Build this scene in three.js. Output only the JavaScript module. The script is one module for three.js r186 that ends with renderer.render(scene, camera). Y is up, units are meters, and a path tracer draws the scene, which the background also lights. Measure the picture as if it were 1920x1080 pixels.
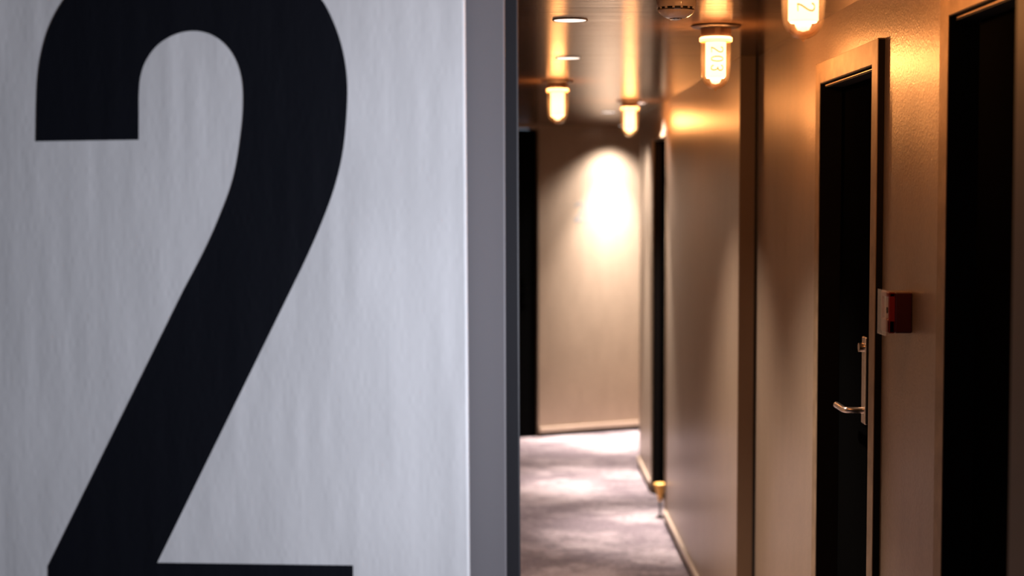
import * as THREE from 'three';
import { mergeGeometries, toCreasedNormals } from 'three/addons/utils/BufferGeometryUtils.js';
import { RoundedBoxGeometry } from 'three/addons/geometries/RoundedBoxGeometry.js';
import { RectAreaLightUniformsLib } from 'three/addons/lights/RectAreaLightUniformsLib.js';
RectAreaLightUniformsLib.init();

// ---------------------------------------------------------------- camera, light, exposure
const renderer = new THREE.WebGLRenderer({ antialias: true });
renderer.toneMapping = THREE.LinearToneMapping;
renderer.toneMappingExposure = 1.0;
renderer.shadowMap.enabled = true;
const scene = new THREE.Scene();
scene.background = new THREE.Color().setRGB(0.35, 0.45, 0.6);       // pale overcast sky beyond the lobby window

const EYE = 1.717;
const camera = new THREE.PerspectiveCamera(19.16, 16 / 9, 0.05, 60);
camera.position.set(0, EYE, 0);
camera.rotation.set(-Math.atan(173 / 3200), -5 / 3200, 0, 'YXZ');
camera.focus = 4.1;
camera.userData.fStop = 2.7;

const DAY = [0.84, 0.87, 1.0], DAY_POWER = 44;                     // daylight through the lobby window
const BULB = [1, 0.51, 0.24], BULB_POWER = 0.6, BULB_GLOW = 2.2;    // amber bulbs in the jar lamps
const DOWN = [1, 0.81, 0.68], FAR = [1, 0.9, 0.84]; // recessed downlights

const dayLight = new THREE.RectAreaLight(new THREE.Color().setRGB(...DAY), DAY_POWER, 0.34, 0.76);
dayLight.position.set(0.97, 1.52, -2.14);
dayLight.rotation.y = Math.PI / 2;
scene.add(dayLight);

// ---------------------------------------------------------------- helpers
const CEIL = 2.215, TOP = CEIL, W = 0.89, WF = 0.824, WN = 0.75;                // ceiling; right wall: recess, far part, near part
let seed = 7;
const rnd = () => { seed = (seed * 1664525 + 1013904223) >>> 0; return seed / 4294967296; };
const taken = {};
const numbered = (n) => { taken[n] = (taken[n] ?? -1) + 1; return taken[n] ? `${n}_${String(taken[n]).padStart(3, '0')}` : n; };
function shadows(m) { m.castShadow = true; m.receiveShadow = true; return m; }
function tag(o, label, category, group) { o.userData.label = label; o.userData.category = category; if (group) o.userData.group = group; return o; }
function mesh(name, geos, mat, parent = scene) {
  const list = Array.isArray(geos) ? geos : [geos];
  const g = list.length > 1 ? mergeGeometries(list.map((q) => (q.index ? q.toNonIndexed() : q))) : list[0];
  const m = shadows(new THREE.Mesh(g, mat)); m.name = parent === scene ? numbered(name) : name; parent.add(m); return m;
}
function thing(name, label, category, [x, y, z] = [0, 0, 0], group) {
  const o = new THREE.Group(); o.name = numbered(name); o.position.set(x, y, z); scene.add(o); return tag(o, label, category, group);
}
function struct(name, geos, mat, label) { const m = mesh(name, geos, mat); m.userData.kind = 'structure'; if (label) m.userData.label = label; return m; }
function structGroup(name, label) { const o = new THREE.Group(); o.name = name; o.userData = { kind: 'structure', label }; scene.add(o); return o; }
// box between two corners, uv in metres by the way each face points
function uvMetres(g) {
  g = g.index ? g.toNonIndexed() : g;
  const p = g.attributes.position, n = g.attributes.normal, uv = new Float32Array(p.count * 2);
  for (let i = 0; i < p.count; i++) {
    const ax = Math.abs(n.getX(i)), ay = Math.abs(n.getY(i)), az = Math.abs(n.getZ(i));
    if (ay >= ax && ay >= az) { uv[2 * i] = p.getX(i); uv[2 * i + 1] = p.getZ(i); }
    else if (ax >= az) { uv[2 * i] = p.getZ(i); uv[2 * i + 1] = p.getY(i); }
    else { uv[2 * i] = p.getX(i); uv[2 * i + 1] = p.getY(i); }
  }
  g.setAttribute('uv', new THREE.BufferAttribute(uv, 2)); return g;
}
function bx(x0, x1, y0, y1, z0, z1, round = 0) {
  const dx = x1 - x0, dy = y1 - y0, dz = Math.abs(z1 - z0);
  const g = round ? new RoundedBoxGeometry(dx, dy, dz, 2, round) : new THREE.BoxGeometry(dx, dy, dz);
  g.translate((x0 + x1) / 2, (y0 + y1) / 2, (z0 + z1) / 2);
  return uvMetres(g);
}
function lathe(points, seg = 48) { return toCreasedNormals(new THREE.LatheGeometry(points.map(([r, y]) => new THREE.Vector2(r, y)), seg), 0.6); }
function extrude(pts, depth, bevel = 0) {
  const s = pts instanceof THREE.Shape ? pts : new THREE.Shape(pts.map(([x, y]) => new THREE.Vector2(x, y)));
  return uvMetres(new THREE.ExtrudeGeometry(s, { depth, bevelEnabled: bevel > 0, bevelSize: bevel, bevelThickness: bevel, bevelSegments: 2, curveSegments: 24 }));
}

// tileable value noise
function makeNoise(px, py) {
  const t = new Float32Array(px * py); for (let i = 0; i < t.length; i++) t[i] = rnd();
  return (u, v) => {
    const x = u * px, y = v * py, i = Math.floor(x), j = Math.floor(y); let a = x - i, b = y - j;
    a = a * a * (3 - 2 * a); b = b * b * (3 - 2 * b);
    const i0 = ((i % px) + px) % px, i1 = (i0 + 1) % px, j0 = ((j % py) + py) % py, j1 = (j0 + 1) % py;
    return (t[j0 * px + i0] * (1 - a) + t[j0 * px + i1] * a) * (1 - b) + (t[j1 * px + i0] * (1 - a) + t[j1 * px + i1] * a) * b;
  };
}
function texture(n, fn, metres, srgb) {
  const d = new Uint8Array(n * n * 4);
  for (let j = 0; j < n; j++) for (let i = 0; i < n; i++) {
    const c = fn((i + 0.5) / n, (j + 0.5) / n), k = (j * n + i) * 4;
    for (let q = 0; q < 3; q++) d[k + q] = Math.max(0, Math.min(255, Math.round(255 * (Array.isArray(c) ? c[q] : c))));
    d[k + 3] = 255;
  }
  const t = new THREE.DataTexture(d, n, n); t.magFilter = THREE.LinearFilter; t.minFilter = THREE.LinearMipmapLinearFilter; t.generateMipmaps = true;
  t.wrapS = t.wrapT = THREE.RepeatWrapping; t.repeat.set(1 / metres, 1 / metres);
  if (srgb) t.colorSpace = THREE.SRGBColorSpace;
  t.needsUpdate = true; return t;
}

// ---------------------------------------------------------------- materials
const nA = makeNoise(500, 500), nB = makeNoise(260, 260), nC = makeNoise(9, 2), nD = makeNoise(21, 3), nE = makeNoise(40, 12);
const wallBump = texture(2048, (u, v) => 0.20 * nA(u, v) + 0.16 * nB(u, v) + 0.34 * nC(u, v) + 0.14 * nD(u, v) + 0.06 * nE(u, v), 1.7);
const wallTint = texture(512, (u, v) => { const k = 0.9 + 0.06 * nB(u, v) + 0.04 * nE(u, v); return [k, k, k]; }, 1.7, true);
const M = {};
const std = (o) => new THREE.MeshStandardMaterial(o), phy = (o) => new THREE.MeshPhysicalMaterial(o);
const rgb = (r, g, b) => new THREE.Color().setRGB(r, g, b);
M.wall = phy({ color: rgb(0.36, 0.27, 0.195), map: wallTint, bumpMap: wallBump, bumpScale: 0.0012, roughness: 0.34, metalness: 0.45 });
const cA = makeNoise(6, 260), cB = makeNoise(3, 70), cC = makeNoise(10, 24), cD = makeNoise(300, 300);
M.ceiling = phy({
  color: rgb(0.22, 0.13, 0.075), metalness: 0.55, roughness: 0.175, specularColor: rgb(0.25, 0.185, 0.135), specularIntensity: 0.5,
  bumpMap: texture(1024, (u, v) => 0.5 * cA(u, v) + 0.42 * cB(u, v) + 0.08 * cD(u, v), 1.5), bumpScale: 0.0008,
  map: texture(512, (u, v) => { const k = 0.82 + 0.1 * cA(u, v) + 0.08 * cC(u, v); return [k, k, k]; }, 1.5, true),
});
const fA = makeNoise(7, 9), fB = makeNoise(23, 29), fC = makeNoise(420, 420), fD = makeNoise(90, 110);
M.carpet = std({
  roughness: 0.95,
  map: texture(1024, (u, v) => {
    const k = 0.5 * fA(u, v) + 0.3 * fB(u, v) + 0.2 * fD(u, v), s = Math.max(0, Math.min(1, (k - 0.34) / 0.3)), t = 0.85 + 0.3 * (fC(u, v) - 0.5);
    return [(0.47 + 0.22 * s) * t, (0.41 + 0.215 * s) * t, (0.43 + 0.20 * s) * t];
  }, 2.4, true),
  bumpMap: texture(1024, (u, v) => 0.6 * fC(u, v) + 0.4 * fD(u, v), 2.4), bumpScale: 0.006,
});
const pA = makeNoise(60, 9), pB = makeNoise(22, 5), pC = makeNoise(200, 90), pD = makeNoise(6, 3);
M.plaster = std({
  roughness: 0.55,
  map: texture(1024, (u, v) => { const k = 0.84 + 0.05 * pA(u, v) + 0.03 * pB(u, v) + 0.02 * pD(u, v); return [k, k, k]; }, 1.3, true),
  bumpMap: texture(1024, (u, v) => 0.3 * pA(u, v) + 0.45 * pB(u, v) + 0.1 * pC(u, v) + 0.15 * pD(u, v), 1.3), bumpScale: 0.0019,
});
M.numeral = phy({ color: rgb(0.004, 0.005, 0.009), roughness: 0.6, specularIntensity: 0.4, bumpMap: M.plaster.bumpMap, bumpScale: 0.002 });
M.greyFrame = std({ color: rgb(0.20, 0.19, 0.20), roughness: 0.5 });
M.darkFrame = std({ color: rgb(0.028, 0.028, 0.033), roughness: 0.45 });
const bA = makeNoise(14, 14), bB = makeNoise(60, 60);
M.brass = phy({ color: rgb(0.34, 0.24, 0.15), metalness: 0.6, roughness: 0.52, map: texture(256, (u, v) => { const k = 0.8 + 0.16 * bA(u, v) + 0.06 * bB(u, v); return [k, k, k]; }, 0.5, true), bumpMap: texture(256, (u, v) => 0.7 * bA(u, v) + 0.3 * bB(u, v), 0.5), bumpScale: 0.0005 });
M.casingShade = phy({ color: rgb(0.006, 0.0045, 0.004), roughness: 0.7, specularIntensity: 0.3 });  // near-black: shade of the casing sides put into the colour
M.door = phy({ color: rgb(0.002, 0.002, 0.002), roughness: 0.7, specularIntensity: 0 });
M.gap = std({ color: rgb(0.01, 0.009, 0.008), roughness: 0.9 });
M.base = std({ color: rgb(0.42, 0.32, 0.24), roughness: 0.4, metalness: 0.2 });
M.steel = std({ color: rgb(0.72, 0.62, 0.52), metalness: 1, roughness: 0.28 });
M.strip = std({ color: rgb(0.62, 0.44, 0.27), metalness: 0.8, roughness: 0.35 });
M.flange = std({ color: rgb(0.07, 0.045, 0.03), roughness: 0.4, metalness: 0.4 });
M.socket = std({ color: rgb(0.33, 0.2, 0.13), roughness: 0.38, metalness: 0.3 });
M.opal = phy({ color: rgb(0.9, 0.82, 0.66), roughness: 1, transmission: 0.5, thickness: 0 });
M.jar = phy({ color: rgb(1, 0.86, 0.66), roughness: 0.075, transmission: 1, thickness: 0, ior: 1.5, specularIntensity: 0.5 });
M.clear = phy({ color: rgb(1, 0.96, 0.93), roughness: 0.05, transmission: 1, thickness: 0, ior: 1.5 });
M.red = std({ color: rgb(0.22, 0.012, 0.01), roughness: 0.3 });
M.maroon = std({ color: rgb(0.05, 0.005, 0.006), roughness: 0.35 });  // alarm red darkened, shade of the camera-facing side put into the colour
M.shadeBrown = std({ color: rgb(0.10, 0.06, 0.032), roughness: 0.6 });  // wall colour darkened to stand in for shade on return and near end
M.label = std({ color: rgb(0.55, 0.52, 0.5), roughness: 0.4 });
M.black = std({ color: rgb(0.008, 0.008, 0.008), roughness: 0.6 });
M.detector = std({ color: rgb(0.66, 0.56, 0.5), roughness: 0.18 });
M.chrome = std({ color: rgb(0.8, 0.72, 0.62), metalness: 1, roughness: 0.12 });
M.yellow = std({ color: rgb(0.85, 0.45, 0.1), roughness: 0.35 });
M.lobby = std({ color: rgb(0.05, 0.05, 0.055), roughness: 0.85 });
M.greyPaint = std({ color: rgb(0.1, 0.1, 0.1), roughness: 0.6 });

// ---------------------------------------------------------------- structure
struct('floor', bx(-2.2, 2.2, -0.1, 0, -14.6, 1.6), M.carpet, 'mottled mauve grey carpet along the corridor');
{
  const c = structGroup('ceiling', 'glossy copper brown corridor ceiling of wide panels');
  mesh('backing', bx(-1.6, 1.2, CEIL + 0.02, CEIL + 0.12, -14.6, -2.5), M.gap, c);
  const cuts = [-2.51]; while (cuts[cuts.length - 1] > -14.4) cuts.push(cuts[cuts.length - 1] - 0.72);
  for (let i = 0; i + 1 < cuts.length; i++) mesh('ceiling_panel', bx(-1.6, 1.6, CEIL, CEIL + 0.02, cuts[i] - 0.0012, cuts[i + 1] + 0.0012), M.ceiling, c);
}
// right wall, near part
struct('wall_right', bx(WN, WN + 0.4, 0, TOP, -2.54, -2.44), M.shadeBrown, 'wall end at the right picture edge, shade put into its dark brown');
// doors: z far / near of the opening, top of the opening, wall plane
const doors = [
  { n: 1, zf: 4.822, zn: 4.13, top: 2.033, wall: W, label: 'black hotel room door in brass casing with steel lever handle' },
  { n: 2, zf: 3.419, zn: 2.715, top: 2.076, wall: W, label: 'black door in brass casing cut off by right picture edge' },
  { n: 3, zf: 9.77, zn: 8.94, top: 2.03, wall: WF, label: 'far black door halfway down the brass wall' },
];
const wallWith = (x, z0, z1, holes) => {                            // a wall slab along z with door openings
  const g = []; let z = z0;
  for (const d of holes.slice().sort((a, b) => a.zn - b.zn)) {
    g.push(bx(x, x + 0.2, 0, TOP, -d.zn, -z)); g.push(bx(x, x + 0.2, d.top, TOP, -d.zf, -d.zn)); z = d.zf;
  }
  g.push(bx(x, x + 0.2, 0, TOP, -z1, -z)); return g;
};
const Z1 = 6.13, Z2 = 10.76;
struct('wall_right', wallWith(W, 2.54, Z1, [doors[1], doors[0]]), M.wall, 'brass coloured textured wall recess holding two black doors');
struct('wall_right', [...wallWith(WF, Z1, Z2, [doors[2]])], M.wall, 'farther brass coloured wall standing proud past the doors');
struct('wall_right', [bx(1.45, 1.6, 0, TOP, -14.6, -Z2 + 0.05), bx(WF + 0.2, 1.6, 0, TOP, -Z2 + 0.05, -Z2 + 0.2)], M.wall, 'wall of the side recess beside the far wall');
struct('wall_left', bx(-0.55, -0.38, 0, CEIL, -14.6, -3.05), M.wall, 'left corridor wall behind the numbered wall');
{
  const t = structGroup('shade_trim_1', 'added dark brown facing where the wall steps out, shade in its colour');
  mesh('shade_board', bx(WF + 0.001, W - 0.011, 0, TOP, -Z1, -Z1 + 0.008), M.shadeBrown, t);  // dark facing added over the return in place of shade
  mesh('joint', bx(W - 0.011, W - 0.001, 0, TOP, -Z1, -Z1 + 0.004), M.gap, t);
}
// oblique far wall with a black door at its left
{
  const A = new THREE.Vector2(0.208, -12.08), B = new THREE.Vector2(0.954, -12.46), dir = B.clone().sub(A).normalize(), ang = Math.atan2(-dir.y, dir.x);
  const put = (o) => { o.position.set(A.x, 0, A.y); o.rotation.y = ang; return o; };
  put(struct('wall_end', [bx(0, 1.9, 0, CEIL, -0.15, 0), bx(-0.85, 0, 2.19, CEIL, -0.15, 0), bx(-1.2, -0.85, 0, CEIL, -0.15, 0)], M.wall, 'spotlit pale wall closing the corridor end'));
  const d = put(structGroup('door_4', 'black door at the left of the spotlit end wall'));
  mesh('door_leaf', bx(-0.84, -0.005, 0.008, 2.182, -0.06, -0.02, 0.003), M.door, d);
  mesh('door_handle', [bx(-0.12, -0.08, 0.95, 1.15, -0.02, -0.012), bx(-0.21, -0.1, 1.04, 1.058, 0.02, 0.036), bx(-0.11, -0.092, 1.04, 1.058, -0.014, 0.03)], M.door, d);
  const b = put(structGroup('baseboard_end', 'low pale baseboard over a dark gap at the end wall'));
  mesh('gap_strip', bx(0.005, 1.6, 0, 0.035, 0, 0.006), M.gap, b);
  mesh('baseboard_strip', bx(0.005, 1.6, 0.035, 0.068, 0, 0.016, 0.003), M.base, b);
  // faint grey figures on the lit wall
  const sg = thing('wall_sign', 'small pale grey figures on the spotlit end wall', 'sign');
  put(sg);
  const fig = (x, y, s) => {                                        // a small figure two, bent from a bar
    const c = new THREE.CurvePath(), v = (a, b2) => new THREE.Vector3(x + a * s, y + b2 * s, 0.004);
    const pts = [v(-0.3, 0.33), v(-0.2, 0.47), v(0, 0.52), v(0.22, 0.46), v(0.31, 0.28), v(0.22, 0.07), v(-0.3, -0.46), v(-0.3, -0.5), v(0.34, -0.5)];
    const g = new THREE.TubeGeometry(new THREE.CatmullRomCurve3(pts, false, 'catmullrom', 0.1), 40, 0.08 * s, 6); g.scale(1, 1, 0.1); return g;
  };
  mesh('figure', fig(0.33, 1.598, 0.12), M.greyPaint, sg);
  mesh('figure', fig(0.475, 1.598, 0.12), M.greyPaint, sg);
}
// baseboards along the right wall, cut at the doors
function baseboard(name, x, parts, label) {
  const b = structGroup(name, label);
  for (const [za, zb] of parts) {
    mesh('gap_strip', bx(x - 0.006, x, 0, 0.035, -zb, -za), M.gap, b);
    mesh('baseboard_strip', bx(x - 0.016, x, 0.035, 0.068, -zb, -za, 0.003), M.base, b);
  }
}
baseboard('baseboard_right', W, [[2.56, 2.65], [3.5, 4.06], [4.9, Z1]], 'low baseboard in the recess with the two doors');
baseboard('baseboard_right_001', WF, [[Z1 + 0.002, 8.9], [9.81, Z2]], 'low baseboard along the farther brass wall');

// doors with casing
for (const d of doors) {
  const o = structGroup(`door_${d.n}`, d.label), x = d.wall, cw = d.n === 3 ? 0.03 : 0.062, cp = d.n === 3 ? 0.006 : 0.017, lx = x + 0.045;
  mesh('door_leaf', bx(lx, lx + 0.04, 0.008, d.top + 0.01, -d.zf - 0.01, -d.zn + 0.01, 0.003), M.door, o);
  if (d.n === 3) {
    mesh('casing', bx(x - cp, x + 0.01, 0, d.top + cw, -d.zf - cw, -d.zf, 0.002), M.brass, o);
    mesh('casing', bx(x - cp, x + 0.01, 0, d.top + cw, -d.zn, -d.zn + cw, 0.002), M.brass, o);
    mesh('casing', bx(x - cp, x + 0.01, d.top, d.top + cw, -d.zf, -d.zn, 0.002), M.brass, o);
    mesh('reveal', [bx(x + 0.005, lx, 0, d.top, -d.zf - 0.002, -d.zf + 0.004)], M.casingShade, o);
    continue;
  }
  // mitred casing: two jambs and a head
  const jamb = (z, s) => {                                          // z inner edge, s = direction away from the opening
    const g = extrude(s < 0 ? [[z, 0], [z, d.top], [z - cw, d.top + 0.056], [z - cw, 0]] : [[z, 0], [z + cw, 0], [z + cw, d.top + 0.056], [z, d.top]], cp - 0.003, 0.0015);
    g.rotateY(-Math.PI / 2); g.translate(x - 0.0015, 0, 0);  // (a, y, depth) -> x = -depth, z = a
    return uvMetres(g);
  };
  mesh('casing', jamb(-d.zf, -1), M.brass, o);
  mesh('casing', jamb(-d.zn, 1), M.brass, o);
  const head = extrude([[-d.zf - 0.0005, d.top], [-d.zn + 0.0005, d.top], [-d.zn + cw, d.top + 0.056], [-d.zf - cw, d.top + 0.056]], cp - 0.0024, 0.0012);
  head.rotateY(-Math.PI / 2); head.translate(x - 0.0012, 0, 0);
  mesh('casing', uvMetres(head), M.brass, o);
  mesh('shade_band', bx(x - cp + 0.002, x, 0, d.top + 0.055, -d.zn + cw + 0.0005, -d.zn + cw + 0.003), M.casingShade, o).userData.label = 'casing edge with its shade put into the colour';  // dark band added to shade the camera-facing side of the casing
  mesh('reveal', [bx(x - cp + 0.002, lx, 0, d.top, -d.zf + 0.0016, -d.zf + 0.004), bx(x - cp + 0.002, lx, 0, d.top, -d.zn - 0.004, -d.zn - 0.0016), bx(x - cp + 0.002, lx, d.top - 0.003, d.top - 0.0014, -d.zf + 0.004, -d.zn - 0.004)], M.casingShade, o);
  mesh('highlight_strip_holder', bx(x - 0.003, lx, d.top - 0.012, d.top - 0.003, -d.zf + 0.01, -d.zn - 0.01), M.casingShade, o);
  mesh('highlight_strip', bx(x - 0.007, x - 0.003, d.top - 0.0095, d.top - 0.007, -d.zf + 0.03, -d.zn - 0.03, 0.0008), M.strip, o).userData.label = 'added bright strip standing in for a highlight along the door head';  // bright bar added as a highlight under the door head
  const hz = -(d.n === 1 ? 4.445 : 2.79), hy = 1.156;
  const hd = mesh('door_handle', [bx(lx - 0.009, lx, hy - 0.036, hy + 0.193, hz - 0.024, hz + 0.024, 0.004)], M.steel, o);
  hd.userData.label = 'steel handle plate';
  const curve = new THREE.CatmullRomCurve3([[lx - 0.005, hz], [lx - 0.035, hz], [lx - 0.05, hz - 0.004], [lx - 0.056, hz - 0.022], [lx - 0.056, hz - 0.06], [lx - 0.056, hz - 0.115]].map(([a, b]) => new THREE.Vector3(a, hy, b)), false, 'catmullrom', 0.3);
  mesh('lever', new THREE.TubeGeometry(curve, 36, 0.0085, 10), M.steel, hd);
  mesh('lever_end', new THREE.SphereGeometry(0.0085, 12, 8).translate(lx - 0.056, hy, hz - 0.115), M.steel, hd);
  mesh('thumb_turn', new THREE.CylinderGeometry(0.012, 0.012, 0.016, 20).rotateZ(Math.PI / 2).translate(lx - 0.014, hy + 0.165, hz), M.steel, hd);
}

// the lobby that the camera stands in, and the numbered wall
{
  const top = 2.75;
  const e = (y) => -0.0746 - (y - 1.55) * 0.0069;                   // the plaster edge leans a little
  struct('wall_front', extrude([[-2.2, 0], [e(0), 0], [e(top), top], [-2.2, top]], 0.06 - 0.008, 0.004).translate(-0.004, 0, -3.056), M.plaster, 'white painted plaster wall carrying the big figure');
  struct('wall_front', bx(-2.2, 0.75, CEIL, top, -2.5, -2.44), M.lobby, 'wall above the corridor opening');
  struct('wall_right', [bx(1.0, 1.15, 0, 1.09, -2.44, 1.6), bx(1.0, 1.15, 1.95, top, -2.44, 1.6), bx(1.0, 1.15, 1.09, 1.95, -2.44, -2.34), bx(1.0, 1.15, 1.09, 1.95, -1.94, 1.6)], M.lobby, 'lobby wall with the window');
  struct('wall_right', bx(WN, 1.15, TOP, top, -2.5, -2.44), M.lobby, 'lobby wall over the near wall end');
  struct('wall_left', bx(-2.345, -2.2, 0, top, -3.1, 1.6), M.lobby, 'left lobby wall');
  struct('wall_back', bx(-2.345, 1.15, 0, top, 1.6, 1.75), M.lobby, 'back lobby wall');
  struct('ceiling', bx(-2.345, 1.15, top, top + 0.12, -3.1, 1.75), M.lobby, 'lobby ceiling').name = 'ceiling_001';
  const w = structGroup('window_1', 'lobby window letting in cool daylight');
  const f = 0.03;
  mesh('window_frame', [bx(1.03, 1.12, 1.09, 1.09 + f, -2.34, -1.94), bx(1.03, 1.12, 1.95 - f, 1.95, -2.34, -1.94), bx(1.03, 1.12, 1.09 + f, 1.95 - f, -2.34, -2.34 + f), bx(1.03, 1.12, 1.09 + f, 1.95 - f, -1.94 - f, -1.94)], M.greyFrame, w);
  mesh('pane', bx(1.072, 1.076, 1.09 + f, 1.95 - f, -2.34 + f, -1.94 - f), M.clear, w);
}
// grey door frame at the end of the numbered wall
{
  const o = thing('door_frame', 'grey painted frame edging the white numbered wall', 'door frame', [0, 0, 0]);
  const e = (y) => -0.0068 - (y - 1.55) * 0.0035, k = (y) => 0.0185 - (y - 1.55) * 0.0048, T = CEIL;
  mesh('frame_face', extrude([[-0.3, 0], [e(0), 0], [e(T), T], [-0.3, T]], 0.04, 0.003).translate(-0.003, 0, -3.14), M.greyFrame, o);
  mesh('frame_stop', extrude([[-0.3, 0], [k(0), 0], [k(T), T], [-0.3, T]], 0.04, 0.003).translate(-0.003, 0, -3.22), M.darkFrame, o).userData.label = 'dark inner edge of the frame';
}
// the big painted figure
{
  const crv = (list) => new THREE.CatmullRomCurve3(list.map(([x, y]) => new THREE.Vector3(x, y, 0)), false, 'centripetal').getPoints(90).map((p) => [p.x, p.y]);
  const outer = [[-0.8267, 1.8726], [-0.8241, 1.919], [-0.8179, 1.9607], [-0.8032, 2.0098], [-0.7765, 2.0578], [-0.7341, 2.1039], [-0.6826, 2.1353], [-0.622, 2.1527], [-0.5524, 2.1583], [-0.4828, 2.1519], [-0.418, 2.1316], [-0.3671, 2.1012], [-0.3265, 2.0579], [-0.3053, 2.0163], [-0.2907, 1.9701], [-0.2835, 1.9191], [-0.2847, 1.8587], [-0.2926, 1.7889], [-0.3079, 1.7282], [-0.3326, 1.6627], [-0.3573, 1.6074], [-0.3801, 1.5605]];
  const inner = [[-0.5726, 1.5502], [-0.5372, 1.6168], [-0.5104, 1.6749], [-0.4836, 1.7469], [-0.4699, 1.8215], [-0.4647, 1.8773], [-0.4671, 1.9237], [-0.4789, 1.9589], [-0.4983, 1.9839], [-0.5242, 1.9996], [-0.5539, 2.0043], [-0.5847, 1.9978], [-0.6147, 1.9793], [-0.6355, 1.9515], [-0.6451, 1.9237], [-0.6483, 1.8912]];
  const all = [[-0.8286, 1.8121], ...crv(outer), [-0.6249, 1.0666], [-0.2775, 1.0616], [-0.2765, 0.8937], [-0.8196, 0.8939], [-0.8181, 1.0609], ...crv(inner), [-0.6492, 1.8149]];
  tag(mesh('wall_numeral', extrude(all, 0.0012).translate(0, 0, -3.0), M.numeral), 'giant black numeral two painted on the white wall', 'numeral');
}

// ---------------------------------------------------------------- jar lamps
function numberPrint(text, ink) {                                   // lettering runs down the tube, as on the photograph
  const c = document.createElement('canvas'); c.width = 1024; c.height = 536;
  const g = c.getContext('2d'); g.fillStyle = '#ffffff'; g.fillRect(0, 0, c.width, c.height);
  if (text) {
    g.translate(520, 268); g.rotate(Math.PI / 2); g.strokeStyle = ink; g.lineCap = 'round'; g.lineJoin = 'round';
    [...text].forEach((ch, i) => {
      const x = (i - 1) * 142, w = 38, h = 98;                      // half width, half height of a figure
      g.lineWidth = 18; g.beginPath();
      if (ch === '2') { g.moveTo(x - w, -h + 34); g.bezierCurveTo(x - w, -h - 12, x + w, -h - 16, x + w, -h + 46); g.bezierCurveTo(x + w, -h + 96, x - w + 12, h - 60, x - w + 4, h); g.stroke(); g.lineWidth = 12; g.beginPath(); g.moveTo(x - w + 4, h); g.lineTo(x + w, h - 4); }
      else if (ch === '0') { g.moveTo(x, -h); g.bezierCurveTo(x + w * 1.3, -h, x + w * 1.3, h, x, h); g.bezierCurveTo(x - w * 1.3, h, x - w * 1.3, -h, x, -h); }
      else { g.moveTo(x - w, -h + 30); g.bezierCurveTo(x - w, -h - 14, x + w, -h - 14, x + w, -h + 48); g.bezierCurveTo(x + w, -8, x, -8, x - 8, -6); g.bezierCurveTo(x + w + 8, -4, x + w + 8, h + 12, x, h); g.bezierCurveTo(x - w * 0.7, h, x - w, h - 20, x - w, h - 34); }
      g.stroke();
    });
  }
  const t = new THREE.CanvasTexture(c); t.colorSpace = THREE.SRGBColorSpace; return t;
}
const tubeShape = new THREE.CylinderGeometry(0.030, 0.030, 0.1, 40, 1, true).rotateY(Math.PI).translate(0, -0.099, 0);
const glow = new THREE.Color().setRGB(1, 0.93, 0.78).multiplyScalar(BULB_GLOW);
function jarLamp([x, z], text, ink, label) {
  const o = thing('jar_lamp', label, 'lamp', [x, CEIL, z], 'glass jar lamps under the ceiling');
  mesh('ceiling_plate', lathe([[0, 0], [0.072, 0], [0.072, -0.004], [0.066, -0.008], [0.05, -0.009], [0, -0.009]]), M.flange, o);
  mesh('socket', lathe([[0.045, -0.007], [0.045, -0.03], [0.043, -0.036], [0, -0.037]]), M.socket, o);
  const jar = mesh('glass_jar', lathe([[0.0455, -0.04], [0.0455, -0.06], [0.0445, -0.1], [0.0425, -0.142], [0.040, -0.155], [0.034, -0.168], [0.025, -0.178], [0.013, -0.1845], [0.004, -0.187], [0.0025, -0.1905], [0, -0.192]], 64), M.jar, o);
  mesh('inner_wall', lathe([[0.0425, -0.045], [0.0425, -0.06], [0.0415, -0.1], [0.0395, -0.142], [0.037, -0.153], [0.031, -0.165], [0.022, -0.174], [0.010, -0.18], [0, -0.181]], 64), M.jar, jar);
  mesh('glass_rim', lathe([[0.0435, -0.034], [0.048, -0.036], [0.0485, -0.041], [0.048, -0.046], [0.0445, -0.048]]), M.opal, o);
  const print = numberPrint(text, ink);
  const tube = mesh('bulb', [tubeShape.clone(), new THREE.CylinderGeometry(0.03, 0.026, 0.004, 40, 1, true).rotateY(Math.PI).translate(0, -0.151, 0)].map((q, i) => { if (i) { const u = q.attributes.uv; for (let k = 0; k < u.count; k++) u.setXY(k, 0.02, 0.02); } return q; }),
    std({ color: rgb(0.9, 0.86, 0.8), roughness: 0.6, emissive: glow, emissiveMap: print, map: print }), o);
  tube.userData.label = text ? 'glowing white tube with figures running down it' : 'glowing white tube';
  mesh('bulb_tip', lathe([[0.024, -0.15], [0.017, -0.153], [0.0155, -0.16], [0.011, -0.168], [0, -0.171]], 32), std({ color: rgb(0.9, 0.86, 0.8), emissive: glow, roughness: 0.6 }), o);
  const l = new THREE.PointLight(new THREE.Color().setRGB(...BULB), BULB_POWER); l.position.set(0, -0.105, 0); l.castShadow = true; l.shadow.radius = 1.3; o.add(l);
  return o;
}
jarLamp([0.586, -3.425], '202', '#150001', 'nearest glass jar lamp, red figures 202, cut by the top edge');
jarLamp([0.605, -5.03], '203', '#000503', 'glass jar lamp with dark green figures 203 on its tube');
jarLamp([0.633, -9.0], '', '', 'farthest glass jar lamp, blurred, near the far black door');
jarLamp([0.21, -7.45], '', '', 'blurred glass jar lamp hanging on the left, nearest the white wall');

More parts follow.
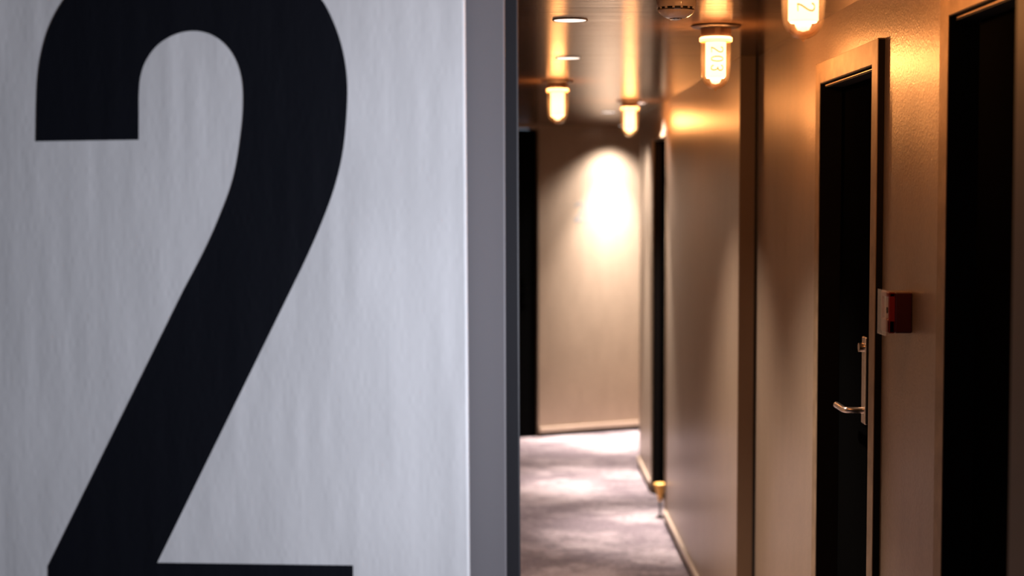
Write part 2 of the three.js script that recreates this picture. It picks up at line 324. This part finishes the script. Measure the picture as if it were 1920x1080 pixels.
// ---------------------------------------------------------------- recessed downlights
function downlight([x, z], beams, label, aim, radius = 0.042, tone = FAR) {       // beams: [power, half angle, softness], the beam and its spill
  const o = thing('downlight', label, 'downlight', [x, CEIL, z], 'recessed ceiling downlights');
  mesh('trim_ring', lathe([[radius, 0.002], [radius, -0.001], [radius + 0.004, -0.003], [radius + 0.006, 0]], 40), M.flange, o);
  mesh('lens', new THREE.CylinderGeometry(radius, radius, 0.002, 40).translate(0, -0.0012, 0), std({ color: rgb(0.9, 0.9, 0.9), emissive: rgb(...tone).multiplyScalar(2.2), roughness: 0.5 }), o);
  for (const [power, angle, soft] of beams) {
    const l = new THREE.SpotLight(new THREE.Color().setRGB(...tone), power, 0, angle, soft); l.position.set(0, -0.008, 0); l.castShadow = true; l.shadow.radius = 1.6;
    l.target.position.set(aim ? aim[0] : 0, -1, aim ? aim[1] : 0); o.add(l, l.target);
  }
  return o;
}
downlight([0.172, -4.87], [[36, 0.85, 1]], 'white disc downlight nearest the camera, left of the smoke detector', null, 0.045, DOWN);
downlight([0.213, -6.2], [[34, 0.85, 1]], 'thin white downlight above the left jar lamp', null, 0.042, DOWN);
downlight([0.69, -9.2], [[62, 0.38, 1], [13, 0.95, 0.6]], 'downlight beside the farthest jar lamp', [0.08, 0.25]);
downlight([0.59, -10.2], [[58, 0.34, 1], [13, 0.95, 0.6]], 'downlight left of the farthest jar lamp');
downlight([0.82, -12.15], [[84, 0.6, 1], [24, 0.92, 1], [8, 1.05, 0.35]], 'downlight washing the far end wall');

// ---------------------------------------------------------------- small things
{
  const o = thing('smoke_detector', 'round smoke detector cut by the top edge', 'smoke detector', [0.409, CEIL, -4.21]);
  mesh('mount', lathe([[0, 0], [0.05, 0], [0.05, -0.012], [0.048, -0.014], [0, -0.015]]), M.detector, o);
  mesh('body', lathe([[0.046, -0.014], [0.049, -0.02], [0.0485, -0.03], [0.047, -0.038], [0, -0.038]]), M.detector, o);
  mesh('vent_core', lathe([[0.0435, -0.036], [0.042, -0.046], [0, -0.046]]), M.black, o);
  for (let i = 0; i < 14; i++) {
    const a = (i / 14) * Math.PI * 2 + 0.2;
    mesh('vent_rib', bx(-0.0028, 0.0028, -0.045, -0.037, 0.041, 0.0455, 0.0006).rotateY(a), M.detector, o);
  }
  mesh('dome', lathe([[0.0455, -0.043], [0.044, -0.047], [0.039, -0.054], [0.031, -0.06], [0.02, -0.0645], [0.016, -0.0645]]), M.detector, o);
  mesh('trim_ring', lathe([[0.0455, -0.0425], [0.0462, -0.044], [0.0455, -0.0455]]), M.chrome, o);
  mesh('sensor_cap', lathe([[0.0165, -0.064], [0.0155, -0.067], [0.008, -0.069], [0, -0.0695]]), M.chrome, o);
}
{
  const o = thing('fire_alarm_call_point', 'small red fire alarm box mounted between the two near doors', 'fire alarm', [W, 1.46, -3.8]);
  const p = -0.052, y0 = -0.047, y1 = 0.044, z0 = -0.042, z1 = 0.042;
  mesh('back_box', bx(p + 0.014, 0, y0, y1, z0, z1, 0.004), M.maroon, o);
  mesh('front_frame', [bx(p, p + 0.0145, y0, y0 + 0.03, z0, z1, 0.003), bx(p, p + 0.0145, y1 - 0.012, y1, z0, z1, 0.003), bx(p, p + 0.0145, y0, y1, z0, z0 + 0.012, 0.003), bx(p, p + 0.0145, y0, y1, z1 - 0.012, z1, 0.003)], M.red, o);
  mesh('push_plate', bx(p + 0.006, p + 0.0145, y0 + 0.028, y1 - 0.01, z0 + 0.01, z1 - 0.01), M.label, o).userData.label = 'pale push plate';
  mesh('push_dot', new THREE.CylinderGeometry(0.007, 0.007, 0.003, 20).rotateZ(Math.PI / 2).translate(p + 0.006, 0.002, 0), M.black, o);
  mesh('clear_cover', [bx(p - 0.007, p - 0.0055, y0 - 0.006, y1 + 0.004, z0 - 0.002, z1 + 0.002, 0.0005), bx(p - 0.0055, p + 0.002, y1 + 0.0015, y1 + 0.004, z0, z1), bx(p - 0.0055, p + 0.002, y0 - 0.006, y0 - 0.0035, z0, z1)], M.clear, o).userData.label = 'clear hinged cover';
}
{
  const o = thing('doorstop', 'small tapered yellow doorstop at the foot of the far door', 'doorstop', [0.806, 0, -9.05]);
  mesh('foot', lathe([[0, 0], [0.02, 0], [0.02, 0.006], [0.008, 0.01], [0, 0.01]], 24), M.darkFrame, o);
  mesh('stem', lathe([[0.006, 0.009], [0.006, 0.09]], 16), M.darkFrame, o);
  mesh('cup', lathe([[0, 0.085], [0.008, 0.086], [0.02, 0.13], [0.034, 0.172], [0.034, 0.18], [0.028, 0.184], [0, 0.184]], 28), M.yellow, o);
}
scene.traverse((o) => { if (o.isMesh) shadows(o); });
renderer.render(scene, camera);
